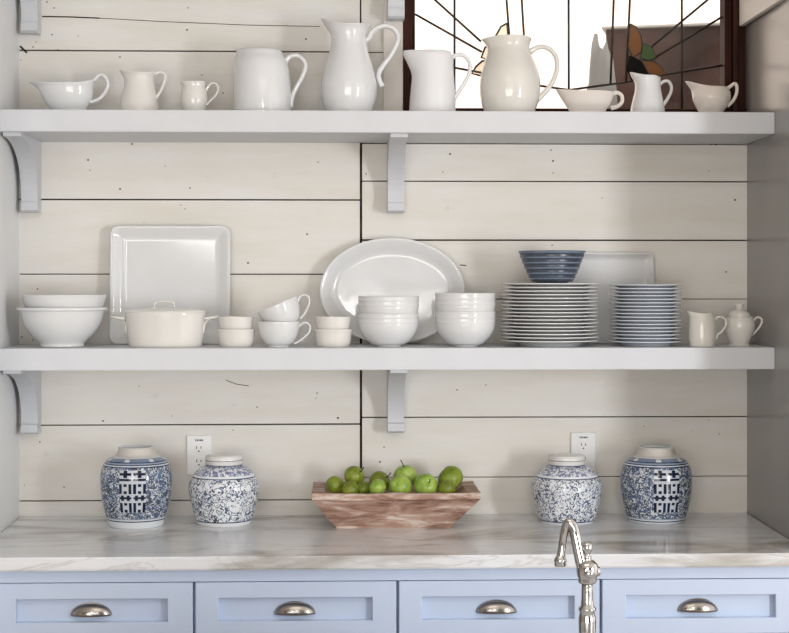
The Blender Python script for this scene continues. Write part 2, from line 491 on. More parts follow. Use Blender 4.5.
petals = {'amber': [(630, 23.7), (636, 27), (641, 36), (642, 46), (640.6, 52), (633, 57), (628, 46)],
          'green_glass': [(642.8, 44), (648, 45), (652, 48), (655.7, 58), (648, 60), (640.6, 58)],
          'amber2': [(641.7, 60.3), (654.7, 61.4), (661, 67), (665, 74), (657, 76), (648, 72.5)],
          'smoke': [(628.8, 55), (634, 57), (640, 60), (648, 72.5), (645, 79), (631, 80), (627, 70)]}
mb = MB()
for L in lines: mb.tube(L, 0.0034, 8, 0.8)
for k, P in petals.items():
    for mirror in (False, True):
        if mirror and k == 'smoke': continue
        Q = [(mir(a) if mirror else a, b) for a, b in P]
        Q = Q + [Q[0]]
        if k != 'smoke': mb.tube(ln(*Q), 0.0032, 6, 0.8)
mb.build('leading', M['came'], win)
for k, P in petals.items():
    for mirror in (False, True):
        if mirror and k == 'smoke': continue
        mname = 'amber' if k == 'amber2' else k
        if mirror: mname = 'overlit'
        poly = [(gx(mir(a) if mirror else a), gz(b)) for a, b in P]
        o = MB().prism(poly, GY - 0.003, GY - 0.0005).build('glass_petal' if k != 'smoke' else 'glass_leaf', M[mname], win)
        o['label'] = {'amber': 'amber glass petal', 'green_glass': 'green glass petal', 'overlit': 'glass petal with sky glare painted pale', 'smoke': 'near black glass leaf'}[mname]

# outdoors, seen through the window
OY = -4.0
t = NT('brown_siding', 0.8, srgb(110, 82, 70))
t.col(t.ramp(t.noise(1.6, 4, 0.6), [(0.3, srgb(46, 24, 17)), (0.7, srgb(92, 58, 46))])); M['siding'] = t.m
M['stone'] = NT('pale_grey_foliage', 0.9, srgb(150, 152, 150)).m
b0 = at(606, 30, OY)
bld = thing('neighbouring_building', 'brown building standing outside behind the right part of the window', 'building', (b0.x, 4.0, 0), (0, 0, R(-15)))
MB().box(0, 4.2, 0, 2.0, 0, b0.z).build('wall', M['siding'], bld)
MB().box(-0.02, 4.25, -0.04, 2.1, b0.z, b0.z + 0.014, 0, 0.004).build('roof_edge', M['trim'], bld)
s0 = at(597, 30, OY + 0.6)
bm = bmesh.new(); bmesh.ops.create_icosphere(bm, subdivisions=4, radius=1)
for v_ in bm.verts:
    p = v_.co.copy(); nz = mnoise.noise(p*1.7 + Vector((3, 1, 0)))*0.30 + mnoise.noise(p*4)*0.10
    q = p*(1+nz)
    v_.co = Vector((q.x*0.13, q.y*0.12, (abs(q.z)**0.8*(1 if q.z > 0 else -1))*(s0.z/2)*0.93 + s0.z/2))
bm.verts.index_update()
mb = MB().add([v_.co.copy() for v_ in bm.verts], [[v_.index for v_ in f.verts] for f in bm.faces]); bm.free()
tag(mb.build('garden_shrub', M['stone'], loc=(s0.x, 3.4, 0)), 'slim pale grey shrub outside, left of the brown building', 'shrub')
struct(MB().box(-8, 8, 0.15, 12, -0.1, 0.0).build('ground', M['stone']))

# ------------------------------------------------------------------ shelves with brackets
def bracket_mb(h, dep, w):
    blk = 0.030
    prof = [(0.0, 0.0), (-dep, 0.0), (-dep, -0.010)]
    x0, z0, x1, z1 = dep, -0.010, 0.052, -(h - blk)
    for k in range(1, 17):
        u = k/16
        # concave quarter: quick retreat near the shelf, then almost upright
        a = u*PI/2
        prof.append((-(x1 + (x0-x1)*(1-math.sin(a))**1.2), z0 + (z1-z0)*(1-math.cos(a))))
    prof += [(-0.060, z1 - 0.002), (-0.060, -h + 0.006), (-0.052, -h), (0.0, -h)]
    return MB().prism(prof, -w/2, w/2, 0, 'YZ')
SD = 0.325
def wall_shelf(pyl, thick, label, brs, h=0.204):
    zt_ = Z(394, pyl, SD)
    root = thing('wall_shelf', label, 'shelf', ((XL+XR)/2, -SD/2, zt_ - thick), group=None)
    zz = zt_ - thick
    d0 = 0.0145 if zt_ > 2.0 else 0.002
    xa, xb = xl_at(0) + 0.001 - root.location.x, xr_at(SD) - 0.001 - root.location.x
    mb = MB()
    v = [(xl_at(0.0)+0.0005, -0.0005, 0), (xl_at(SD)+0.0005, -SD, 0), (xr_at(SD)-0.0005, -SD, 0), (xr_at(0)-0.0005, -0.0005, 0)]
    bm = bmesh.new()
    vs = [bm.verts.new((a - root.location.x, b - root.location.y, zc_)) for zc_ in (0, thick) for a, b, c in v]
    for f in F8: bm.faces.new([vs[i] for i in f])
    bmesh.ops.bevel(bm, geom=bm.edges[:], offset=0.0018, segments=2, affect='EDGES')
    bm.verts.index_update()
    mb.add([q.co.copy() for q in bm.verts], [[q.index for q in f.verts] for f in bm.faces], 0, False); bm.free()
    mb.build('board', M['shelf'], root)
    for px, hh in brs:
        xx = X(px, 0)
        bracket_mb(hh, 0.295, 0.047).build('bracket', M['shelf'], root, (xx - root.location.x, SD/2 - (0.0125 if (zt_ > 2.2 and px > 300) else 0.0005), 0))
    return zt_
S1 = wall_shelf(110.8, 0.0585, 'white painted upper shelf carrying the row of pitchers and gravy boats', [(33, 0.204), (395.3, 0.204)])
S2 = wall_shelf(348.2, 0.0585, 'white painted lower shelf carrying plates, bowls, cups and platters', [(33, 0.196), (395.3, 0.196)])
wall_shelf(-72, 0.0585, 'highest white shelf, only the ends of its two brackets showing at the top', [(33, 0.186), (395.5, 0.142)])

# ------------------------------------------------------------------ vessels
class Frame:
    """local metric frame of one piece: photo pixels at its own depth -> metres from its base"""
    def __init__(s, cx, d, z):
        s.cx, s.d, s.z = cx, d, z
        s.m = mpp(cx, d)
        s.org = Vector((X(cx, d), -d, z))
        s.base_py = HOR + (CZ - z)/s.m
    def x(s, px): return (px - s.cx)*s.m
    def h(s, py): return (s.base_py - py)*s.m

def vessel_mb(F, levels, thick=2.2, n=56, floor_py=None):
    """levels from foot to rim: (y, xl, xr) or (yl, xl, yr, xr, ym, b); px units of the photo"""
    L = []
    for q in levels:
        if len(q) == 3: y, a, b = q; L.append((y, a, y, b, y, (b - F.cx)))
        else: L.append(q)
    L = cr(L, 5)
    t = thick
    def ring(q, inset, dz=0.0):
        yl, xl, yr, xr, ym, b = q
        aR = max(xr - F.cx - inset, 0.4); aL = max(F.cx - xl - inset, 0.4); b = max(b - inset, 0.4)
        a0 = min(aL, aR)
        out = []
        for k in range(n):
            th = 2*PI*k/n; c, s_ = math.cos(th), math.sin(th)
            if c >= 0: x = aR*c; y = ym + (yr - ym)*c**3
            else:
                e = -c
                x = -(a0*e + (aL - a0)*e**2.7); y = ym + (yl - ym)*e**2.6
            out.append((x*F.m, b*s_*F.m, F.h(y) + dz*F.m))
        return out
    rings = [ring(q, 0) for q in L]
    top = L[-1]
    rings.append(ring(top, t*0.22, t*0.22)); rings.append(ring(top, t*0.75, t*0.2))
    inner = [q for q in reversed(L)]
    zmin = min(p[2] for p in rings[0]) + t*1.6*F.m
    for q in inner:
        r = ring(q, t)
        if min(p[2] for p in r) < zmin: break
        rings.append(r)
    mb = MB(); v = [p for r in rings for p in r]; f = []
    for i in range(len(rings)-1):
        for k in range(n):
            k2 = (k+1) % n
            f.append([i*n+k, i*n+k2, (i+1)*n+k2, (i+1)*n+k])
    f.append(list(range(n))); f.append([(len(rings)-1)*n+k for k in range(n)])
    return mb.add(v, f)
def handle_mb(F, pts, r, flat=1.35, taper=None):
    P = cr([(F.x(a), 0.0, F.h(b)) for a, b in pts], 8)
    n = len(P)
    rr = [r*F.m*((1 + (taper or 0)*abs(2*i/(n-1) - 1)**3)) for i in range(n)]
    return MB().tube(P, rr, 14, flat)

def pitcher(name, label, cat, cx, d, z, levels, hpts, hr, mat, thick=2.2, flat=1.35, taper=0.25, group=None, extra=None):
    F = Frame(cx, d, z)
    root = thing(name, label, cat, F.org, group=group)
    vessel_mb(F, levels, thick).build('body', mat, root)
    if hpts: handle_mb(F, hpts, hr, flat, taper).build('handle', mat, root)
    if extra: extra(F, root)
    return root
PB = 116.0   # photo row of the upper shelf top where the pieces stand
D1 = 0.165
F_ = Frame(394, D1, S1); PB = F_.base_py

pitcher('gravy_boat', 'white gravy boat with a tall loop handle at the far left of the upper shelf', 'gravy boat', 70, D1, S1,
    [(PB, PB and 54, PB, 86, PB, 11), (111, 52, 111, 86, 111, 11), (104, 46, 104, 89.5, 104, 14), (96, 42, 96, 92.5, 96, 16.5), (88, 37, 88, 93, 88, 18), (82.6, 29.5, 79.5, 95, 84.6, 19)],
    [(94, 80.5), (98.5, 75.5), (103, 75.2), (107, 80), (107.4, 87), (103, 95), (97, 100), (90, 102)], 1.9, M['white'], 1.6)
pitcher('creamer', 'small warm-white pitcher with a wavy rim, second from the left on the upper shelf', 'creamer', 139.5, D1, S1,
    [(PB, 120, 159), (108, 119.8, 158.4), (97, 121, 156.8), (88, 124, 155), (79, 124, 79, 154, 79, 14.5), (70.6, 119.5, 71.6, 156, 74.2, 16)],
    [(155, 74), (159.5, 72), (164, 73.5), (165, 79), (162, 88), (158, 95), (155.5, 99)], 1.6, M['warm'], 1.6)
pitcher('creamer', 'smallest cream jug on the upper shelf, beside the wide white pitcher', 'creamer', 194, D1, S1,
    [(PB, 184, 204), (110, 182.5, 205.5), (101, 180.8, 207.2), (93, 181, 206.8), (87, 182.5, 205.3), (82.3, 180, 81.5, 206, 82.6, 12)],
    [(206, 91), (209, 85.5), (214, 83), (218, 87), (216.5, 94), (211, 100), (206, 105)], 1.1, M['warm'], 1.3)
pitcher('pitcher', 'wide straight-sided white pitcher, third tallest on the upper shelf, left of the tallest', 'pitcher', 262, D1, S1,
    [(PB, 233.2, 291), (105, 233.4, 291.2), (92, 233.4, 291), (79, 233.6, 290), (68, 234.0, 288.6), (61, 235, 286.6), (56, 236.2, 56, 284, 56, 21.8), (52.0, 236.4, 52, 282.2, 51.6, 20), (50.2, 236.0, 51, 280, 50.2, 18)],
    [(285, 62), (289, 57.2), (295.5, 55.2), (302, 58.5), (305.5, 66), (302, 77), (296, 88), (292, 97), (290.5, 107)], 2.3, M['white'], 2.4)
pitcher('pitcher', 'tallest white pitcher with a scrolled handle in front of the window edge', 'pitcher', 349, D1, S1,
    [(PB, 327, 371), (109, 324.6, 372.6), (100, 321.6, 375.6), (88, 320.8, 377.2), (79, 321.6, 376), (67, 324.6, 373.2), (54, 328.6, 369), (45, 331, 44, 366.8, 44, 17), (36, 331, 36, 366.4, 36, 17), (29, 327, 29, 368.5, 30, 18.5), (19.5, 320.6, 25, 371.5, 26.5, 21)],
    [(364, 41), (368.5, 38.5), (371, 33), (377, 27.8), (385, 25.6), (393, 28), (397.8, 35), (397.2, 43), (391.5, 54), (384, 64.5), (379.5, 71), (378.6, 78), (382.2, 86.5)], 2.7, M['white'], 2.4, 1.3, 0.0)
pitcher('pitcher', 'satin white pitcher in front of the left jamb of the leaded window', 'pitcher', 432.5, D1, S1,
    [(PB, 408.8, 456), (100, 409.8, 455.4), (88, 410.8, 454.8), (75, 411.6, 75, 453.8, 75, 21), (63, 407, 63, 453.2, 63, 20.4), (56, 403.4, 56, 452.8, 56, 20), (51.5, 403, 52.4, 451, 52.4, 18.6)],
    [(452, 57.5), (458, 54.6), (464.5, 56), (469.5, 62.5), (469.5, 72), (465, 82), (459, 91.5), (454.5, 98)], 1.9, M['matte'], 2.0)
pitcher('pitcher', 'round-bellied off-white pitcher with flared lip and big loop handle', 'pitcher', 510, D1, S1,
    [(PB, 486, 533.5), (110, 483.4, 535.6), (101, 480.8, 538.6), (92, 479.6, 539.8), (83, 479.6, 540), (72, 481.2, 538.4), (62, 484, 534.6), (53, 486.8, 530.6), (47, 486.8, 47, 529.4, 47, 19), (42, 483.4, 42, 530.4, 42, 20), (40, 481.4, 39.2, 531.6, 38, 21.2)],
    [(530, 52), (535, 48.4), (543, 46.6), (551, 50), (556.4, 58), (557, 69), (553, 81), (546, 91), (536, 101)], 2.3, M['ivory'], 2.2)
pitcher('gravy_boat', 'low blush-white sauce boat with a tiny ring handle in front of the window', 'gravy boat', 588, D1, S1,
    [(PB, 570, PB, 604, PB, 9.5), (110.5, 568.5, 110.5, 606, 110.5, 10), (104, 564.5, 104, 610.5, 104, 13.5), (97, 560, 97, 613.5, 97, 15.5), (89.8, 555.6, 92.6, 614.5, 92.4, 17)],
    [(612, 94), (617.5, 92.6), (622, 96), (622, 102), (617.5, 106.5), (611, 108)], 1.9, M['pinkish'], 1.5, 1.2, 0.3)
pitcher('creamer', 'small bright white pitcher right of the sauce boat, before the stained glass flower', 'creamer', 647.5, D1, S1,
    [(PB, 629.8, 665.4), (108, 631, 664.4), (99, 633, 662.6), (90, 635, 661), (82, 634.6, 82, 660.6, 82, 12.6), (77, 631.6, 77, 660.6, 79, 12.7), (72.6, 629.8, 79.8, 660.6, 76.6, 12.8)],
    [(659.6, 84.5), (664, 81.4), (668.6, 81.4), (671.5, 86), (671, 92), (667.5, 99), (663, 105.5)], 1.5, M['white'], 1.5)
pitcher('gravy_boat', 'small blush cream jug with pointed spout at the right end of the upper shelf', 'creamer', 711.5, D1, S1,
    [(PB, 700, 722), (112, 698.6, 723.4), (106, 695.6, 727.4), (99, 693, 730.2), (93, 692, 93, 730.4, 93, 17.8), (89, 690.6, 89, 728.6, 89, 16.6), (81.6, 685.0, 87.6, 727.4, 88, 15.6)],
    [(725.5, 89.5), (730, 86.8), (735, 83.6), (737.2, 87), (736.6, 94), (733, 101), (727.5, 106)], 1.6, M['pinkish'], 1.5)

# ---- lower shelf
D2 = 0.20
P2 = Frame(394, D2, S2).base_py
def lathe_px(F, prof, thick, n=56, foot=None):
    """outer profile (half-width px, py) foot -> rim, then the inside, as metres"""
    P = cr([(r, y) for r, y in prof], 5)
    out = [(0, F.h(P[0][1]) + 0.0015)]
    out += [(r*F.m, F.h(y)) for r, y in P]
    rt, yt = P[-1]
    out += [((rt - thick*0.3)*F.m, F.h(yt) + thick*0.25*F.m), ((rt - thick*0.8)*F.m, F.h(yt) + thick*0.15*F.m)]
    zmin = F.h(P[0][1]) + thick*1.5*F.m
    last = None
    for r, y in reversed(P):
        z = F.h(y) + 0.15*thick*F.m
        if z < zmin + 0.001: break
        if r - thick > 1: out.append(((r - thick)*F.m, z)); last = r
    out += [(max(out[-1][0]*0.6, 0.001), zmin), (0, zmin)]
    return MB().lathe(out, n)

# nested mixing bowls at the far left
F = Frame(62, D2, S2)
lathe_px(F, [(22, P2), (22, P2-3), (24, 341), (32, 333), (38, 323.5), (41.2, 313), (41.8, 310.6), (44.6, 310), (44.8, 307.8)], 2.4).build('mixing_bowl', M['white'], loc=F.org)
o = bpy.context.scene.objects['mixing_bowl']; tag(o, 'large white footed bowl with a lipped rim at the left end, lower of two', 'bowl')
F = Frame(64, D2, S2)
hb = F.h(335.0)
mbx = lathe_px(F, [(17, 332.2), (26, 325), (34.4, 314.5), (38.6, 306), (41.0, 298), (41.9, 295.2)], 2.0)
mbx.v = [Vector((p.x, p.y, p.z - F.h(332.2))) for p in mbx.v]
tag(mbx.build('mixing_bowl', M['white'], loc=F.org + Vector((0, 0, F.h(332.2)))), 'large white bowl nested inside the footed bowl at the left end', 'bowl')

# square platter leaning on the wall
def platter_mb(w, h, corner, rim, depth, thick, oval=False, n=96):
    """flat dish in local XZ, back at y=0, rim towards -y; origin at the middle of the lower edge"""
    def outline(inset):
        pts = []
        a, b = w/2 - inset, h/2 - inset
        if oval:
            return [(a*math.cos(2*PI*k/n), b*math.sin(2*PI*k/n) + h/2) for k in range(n)]
        c = max(corner - inset*0.7, 0.004); q = n//4
        for (sx, sz, a0) in ((1, 1, 0), (-1, 1, 90), (-1, -1, 180), (1, -1, 270)):
            for k in range(q):
                t_ = R(a0 + 90*k/(q-1))
                pts.append((sx*(a-c) + c*math.cos(t_), sz*(b-c) + c*math.sin(t_) + h/2))
        return pts
    # (inset, y)
    secs = [(rim*1.02 + thick, 0.0), (rim*0.55, -depth*0.42), (0.0015, -depth + 0.001), (0.0, -depth - thick*0.35), (0.0022, -depth - thick*0.8), (0.005, -depth - thick*0.75),
            (rim*0.30, -depth*0.80 - thick), (rim*0.72, -depth*0.32 - thick), (rim*0.95, -thick*1.15), (rim*1.25, -thick)]
    v, f = [], []
    for ins, y in secs:
        for a, b in outline(ins): v.append((a, y, b))
    N = len(outline(0))
    for i in range(len(secs)-1):
        for k in range(N):
            k2 = (k+1) % N
            f.append([i*N+k, i*N+k2, (i+1)*N+k2, (i+1)*N+k])
    f.append(list(range(N))); f.append([(len(secs)-1)*N+k for k in range(N)])
    return MB().add(v, f)
def lean(mb_, name, label, cat, cx, d_foot, z, tilt, mat, spin=0.0):
    o = mb_.build(name, mat, loc=(X(cx, d_foot), -d_foot, z), rot=(-tilt, 0, 0), autosmooth=R(60))
    return tag(o, label, cat)
k_ = mpp(170, 0.07)
lean(platter_mb(120.4*k_, 119.4*k_, 9*k_, 12.5*k_, 0.018, 0.005), 'square_platter', 'large square white platter leaning on the boards behind the lidded dish', 'platter', 170.3, 0.036, S2, math.asin(0.019/(121.5*k_)), M['white'])
k_ = mpp(392, 0.06)
lean(platter_mb(145.6*k_, 106.5*k_, 0, 15*k_, 0.024, 0.005, True), 'oval_platter', 'large oval white platter leaning on the boards behind the white bowls', 'platter', 392.2, 0.042, S2, math.asin(0.024/(106.5*k_)), M['white'])
k_ = mpp(600, 0.05)
lean(platter_mb(122*k_, 91.6*k_, 6*k_, 7*k_, 0.016, 0.0045), 'rectangular_platter', 'rectangular white platter with raised edge leaning behind the two plate stacks', 'platter', 594, 0.030, S2, math.asin(0.025/(93.5*k_)), M['white'])

# covered casserole
F = Frame(165.3, 0.205, S2)
cas = thing('casserole_dish', 'oval white lidded casserole standing before the square platter', 'casserole', F.org)
P2c = F.base_py
lv = [(P2c, 129.8, P2c, 200.8, P2c, 25), (344, 128.6, 344, 202, 344, 26), (334, 127, 334, 203.6, 334, 27), (322, 125.8, 322, 204.8, 322, 28), (313, 124.8, 313, 205.8, 313, 29)]
vessel_mb(F, lv, 2.2).build('dish', M['warm'], cas)
v, f = [], []
n = 56
secs = [(40.4, 28.9, 312.6), (40.6, 29, 311.8), (39.4, 28, 310.6), (34, 24, 309.4), (22, 15.5, 308.2), (9, 6, 307.8)]
for a, b, y in secs:
    for k in range(n): v.append((a*F.m*math.cos(2*PI*k/n), b*F.m*math.sin(2*PI*k/n), F.h(y)))
for i in range(len(secs)-1):
    for k in range(n): f.append([i*n+k, i*n+(k+1) % n, (i+1)*n+(k+1) % n, (i+1)*n+k])
f.append(list(range(n))); f.append([(len(secs)-1)*n+k for k in range(n)])
lid = MB().add(v, f).build('lid', M['warm'], cas)
MB().tube(cr([(F.x(154.5), 0, F.h(310)), (F.x(154.8), 0, F.h(304)), (F.x(157), 0, F.h(302.2)), (F.x(165), 0, F.h(301.6)), (F.x(172), 0, F.h(302.2)), (F.x(174), 0, F.h(304)), (F.x(174.2), 0, F.h(310))], 6), 1.05*F.m, 12, 2.2).build('lid_handle', M['warm'], lid)
for sx in (-1, 1):
    pts = [(sx*39.2*F.m, -9*F.m, F.h(318.5)), (sx*47*F.m, -9*F.m, F.h(317.4)), (sx*52.3*F.m, -5*F.m, F.h(317)), (sx*52.8*F.m, 0, F.h(317)), (sx*52.3*F.m, 5*F.m, F.h(317)), (sx*47*F.m, 9*F.m, F.h(317.4)), (sx*39.2*F.m, 9*F.m, F.h(318.5))]
    hb_ = MB().tube(cr(pts, 6), 1.25*F.m, 10, 1.0, Vector((0, 0, 1)))
    # web below the grip that runs back into the dish
    hb_.tube(cr([(sx*48*F.m, 0, F.h(317.8)), (sx*43*F.m, 0, F.h(319.5)), (sx*39.6*F.m, 0, F.h(324)), (sx*37.6*F.m, 0, F.h(333))], 6), [1.6*F.m]*19, 10, 3.4)
    hb_.build('handle', M['warm'], cas)

# ramekins
def ramekin(cx, up, label, off=0.0):
    F = Frame(cx, D2 + 0.01, S2)
    b = F.base_py
    if not up:
        o = lathe_px(F, [(15.4, b), (16.4, b-1.5), (17.6, 341), (18.4, 333), (18.9, 330.4), (18.9, 329.2)], 1.9).build('ramekin', M['warm'], loc=F.org)
    else:
        mb_ = lathe_px(F, [(13.4, 332.4), (14.6, 330.6), (16.5, 327.6), (17.3, 322), (17.8, 318.4), (17.9, 317)], 1.9)
        zz = F.h(332.4)
        mb_.v = [Vector((p.x, p.y, p.z - zz)) for p in mb_.v]
        o = mb_.build('ramekin', M['warm'], loc=F.org + Vector((off*F.m, 0, zz)))
    tag(o, label, 'ramekin', 'white ramekins on the lower shelf')
ramekin(236.2, False, 'lower white ramekin of the pair between the casserole and teacups')
ramekin(236.2, True, 'upper white ramekin of the pair between the casserole and teacups', -0.3)
ramekin(333.2, False, 'lower white ramekin of the pair left of the oval platter, beside teacups')
ramekin(333.2, True, 'upper white ramekin of the pair left of the oval platter, beside teacups', -0.2)

# teacups
F = Frame(278.5, D2 + 0.02, S2)
cb = F.base_py
cup_prof = [(10.8, cb), (11, cb-1.6), (14, 343.2), (17.6, 338), (20, 331), (21, 325), (21.3, 321.5)]
c1 = thing('teacup', 'white teacup standing upright under the tilted teacup', 'teacup', F.org, group='stacked teacups')
lathe_px(F, cup_prof, 1.4).build('body', M['white'], c1)
handle_mb(F, [(298.2, 327), (302, 323.6), (306.5, 323), (310, 326.5), (309, 332), (304, 337.5), (298.5, 341.5), (294, 343.6)], 1.15, 1.5, 0.3).build('handle', M['white'], c1)
tl = R(23.0)
h_cup = F.h(321.5)
# rim centre of the upper cup read at (277, 304)
rc = F.org + Vector((F.x(277.2), 0, F.h(304.4)))
u = Vector((-math.sin(tl), 0, math.cos(tl)))
c2 = dup(c1, 'white teacup tipped to the left inside another teacup, handle up', rc - u*h_cup, (0, -tl, 0))

# bowl stacks
def bowl_stack(cx, rims, what):
    F = Frame(cx, D2 + 0.005, S2)
    low = rims[0]; hgt = F.h(low)
    m0 = None
    prof = [(13, F.base_py), (13.2, F.base_py-2), (17, 344), (23.4, 338.2), (28.0, 331.5), (29.7, 326), (30.0, 323.4), (30.35, 322.2), (30.0, 320.6), (30.05, 318.4), (30.4, 317), (30.1, 315.4), (30.4, low)]
    words = ['lower', 'upper']
    for i, y in enumerate(rims):
        lab = 'white soup bowl, %s of two in the stack %s' % (words[i], what)
        if i == 0:
            m0 = lathe_px(F, prof, 1.1).build('soup_bowl', M['white'], loc=F.org)
            tag(m0, lab, 'bowl', 'stacked white soup bowls')
        else:
            c = m0.copy(); COL.objects.link(c); c['label'] = lab
            c.location = F.org + Vector((0, 0, F.h(y) - hgt))
            c.rotation_euler = (0, 0, 0.7*i)
bowl_stack(388.5, [313.2, 296.3], 'before the oval platter')
bowl_stack(465.2, [311.4, 293.2], 'left of the dinner plates')

# plates
ordw = ['top', 'second', 'third', 'fourth', 'fifth', 'sixth', 'seventh', 'eighth', 'ninth', 'tenth', 'eleventh', 'twelfth', 'thirteenth', 'fourteenth', 'fifteenth', 'sixteenth', 'seventeenth', 'eighteenth']
def plate_stack(cx, Rpx, foot_px, y_top, y_bot, n, mat, name, what, group, d):
    F = Frame(cx, d, S2)
    k = F.m
    h = F.h(y_bot)
    Rm, fm = Rpx*k, foot_px*k
    prof = [(0, 0.0025), (fm - 0.006, 0.0025), (fm - 0.005, 0.0), (fm, 0.0), (fm + 0.003, 0.004), (fm*1.12, h*0.42), (Rm*0.9, h*0.80), (Rm - 0.001, h - 0.003), (Rm, h - 0.0015), (Rm - 0.0008, h),
            (Rm - 0.004, h), (Rm*0.88, h*0.92), (fm*1.14, h*0.62), (fm*0.98, 0.0075), (fm*0.7, 0.0065), (0, 0.0065)]
    step = (F.h(y_top) - h)/(n-1)
    m0 = None
    for i in range(n):
        rank = n - 1 - i
        lab = ('white %s, topmost of the %s' % (name.replace('_', ' '), what)) if rank == 0 else \
              ('white %s, lowest of the %s' % (name.replace('_', ' '), what)) if i == 0 else \
              ('white %s, %s from the top of the %s' % (name.replace('_', ' '), ordw[rank], what))
        if i == 0:
            m0 = MB().lathe(prof, 72).build(name, mat, loc=F.org); tag(m0, lab, 'plate', group); o = m0
        else:
            o = m0.copy(); COL.objects.link(o); o['label'] = lab
            o.location = F.org + Vector((random.uniform(-.7, .7)*k, random.uniform(-.6, .6)*k, step*i))
            o.rotation_euler = (0, 0, random.uniform(0, 6))
    return F, F.org + Vector((0, 0, step*(n-1))), h
FP, ptop, ph = plate_stack(549.4, 48.6, 30, 283.2, 339.5, 17, M['white'], 'dinner_plate', 'wide stack under the blue bowl', 'dinner plates in the wide stack', 0.187)
plate_stack(645.6, 35.9, 24, 284.4, 340.5, 17, M['cool'], 'salad_plate', 'narrow stack left of the cream jug', 'salad plates in the narrow stack', 0.187)

# blue ribbed bowl on the dinner plates
t = NT('blue_ribbed_glaze', 0.3, srgb(70, 90, 120))
zz = t.sepz()['Z']
F = Frame(552, 0.187, ptop.z + 0.0066)
hz = lambda py: F.h(py)
wv = t.math('FRACT', t.math('DIVIDE', t.math('SUBTRACT', zz, hz(277.5)), hz(257.0) - hz(262.2)))
stripe = t.math('LESS_THAN', t.math('ABSOLUTE', t.math('SUBTRACT', wv, 0.80)), 0.14)
sp = t.math('GREATER_THAN', t.noise(260, 2), 0.42)
blue = t.ramp(t.noise(24, 3), [(0.3, srgb(52, 58, 68)), (0.7, srgb(72, 80, 94))])
t.col(t.mix(t.math('MULTIPLY', t.math('MULTIPLY', stripe, t.math('MAXIMUM', sp, 0.6)), 0.62), blue, srgb(150, 166, 190)))
M['bluebowl'] = t.m
bp = []
for i in range(61):
    u_ = i/60; y = 281.6 - (281.6-251.4)*u_
    r = 20.6 + (33.6-20.6)*(u_**0.86)
    r += 0.35*math.cos(2*PI*((y-257.0)/5.2))
    bp.append((r*F.m, F.h(y)))
pr = [(0, 0), (16*F.m, 0), (16.4*F.m, F.h(282)), (19.6*F.m, F.h(281.8))] + bp
pr += [(bp[-1][0] - 0.6*F.m, bp[-1][1] + 0.4*F.m)] + [(r - 1.8*F.m, z + 0.3*F.m) for r, z in reversed(bp[6:])] + [(0, bp[6][1])]
tag(MB().lathe(pr, 72).build('bowl', M['bluebowl'], loc=F.org), 'small blue bowl with pale ribbed stripes on top of the dinner plates', 'bowl')

# jug and sugar bowl at the right end
pitcher('creamer', 'small ivory jug beside the sugar bowl at the right end of the lower shelf', 'creamer', 702, 0.255, S2,
    [(P2, 691, 713), (346, 689.8, 714.2), (338, 688.8, 715.2), (328, 688.6, 715.4), (320, 689, 715), (315.5, 688.6, 315.5, 713.6, 315.5, 11.8), (311, 686.2, 313, 713, 313.4, 11.2)],
    [(713.5, 322.5), (716.5, 318.2), (720.5, 317), (725, 319), (726, 324.5), (722.5, 331), (717.5, 335), (716.6, 339)], 1.15, M['ivory'], 1.4, 1.4, 0.2)
F = Frame(739.3, 0.185, S2)
sg = thing('sugar_bowl', 'ivory lidded sugar bowl on a small foot at the right end', 'sugar bowl', F.org)
lathe_px(F, [(10.6, P2), (10.8, P2-1.5), (9.6, 343.6), (11, 340), (14, 333), (15.4, 327), (15.2, 322), (14.0, 319), (13.6, 318), (14.0, 316.9)], 1.3).build('body', M['ivory'], sg)
lid = MB().lathe([(0, F.h(317.4)), (11.0*F.m, F.h(317.2)), (11.4*F.m, F.h(316.4))] + [(r*F.m, F.h(y)) for r, y in cr([(11.2, 315.6), (10.6, 313.8), (8.0, 311.2), (5.0, 310.0), (3.0, 309.2), (2.8, 308.4), (3.6, 307), (4.7, 305.4), (4.2, 303.9), (0.01, 303.7)], 4)]).build('lid', M['ivory'], sg)
handle_mb(F, [(752.5, 324), (755, 319), (758.5, 317.2), (762, 319.5), (761, 324.5), (757.5, 329.5), (753, 334.5), (751, 336)], 1.05, 1.4, 0.2).build('handle', M['ivory'], sg)

# ------------------------------------------------------------------ counter and cabinets
CT = 0.92
CD = 0.697
mb = MB()
bm = bmesh.new()
vv = [(xl_at(0)+0.0008, -0.0008, 0), (xl_at(CD)+0.0008, -CD, 0), (xr_at(CD)-0.0008, -CD, 0), (xr_at(0)-0.0008, -0.0008, 0)]
vs = [bm.verts.new((a, b, zc_)) for zc_ in (CT - 0.0335, CT) for a, b, c in vv]
for f in F8: bm.faces.new([vs[i] for i in f])
bmesh.ops.bevel(bm, geom=bm.edges[:], offset=0.004, segments=3, affect='EDGES')
bm.verts.index_update()
mb.add([q.co.copy() for q in bm.verts], [[q.index for q in f.verts] for f in bm.faces], 0, False); bm.free()
tag(mb.build('countertop', M['marble']), 'grey veined white marble countertop along the whole niche', 'countertop')

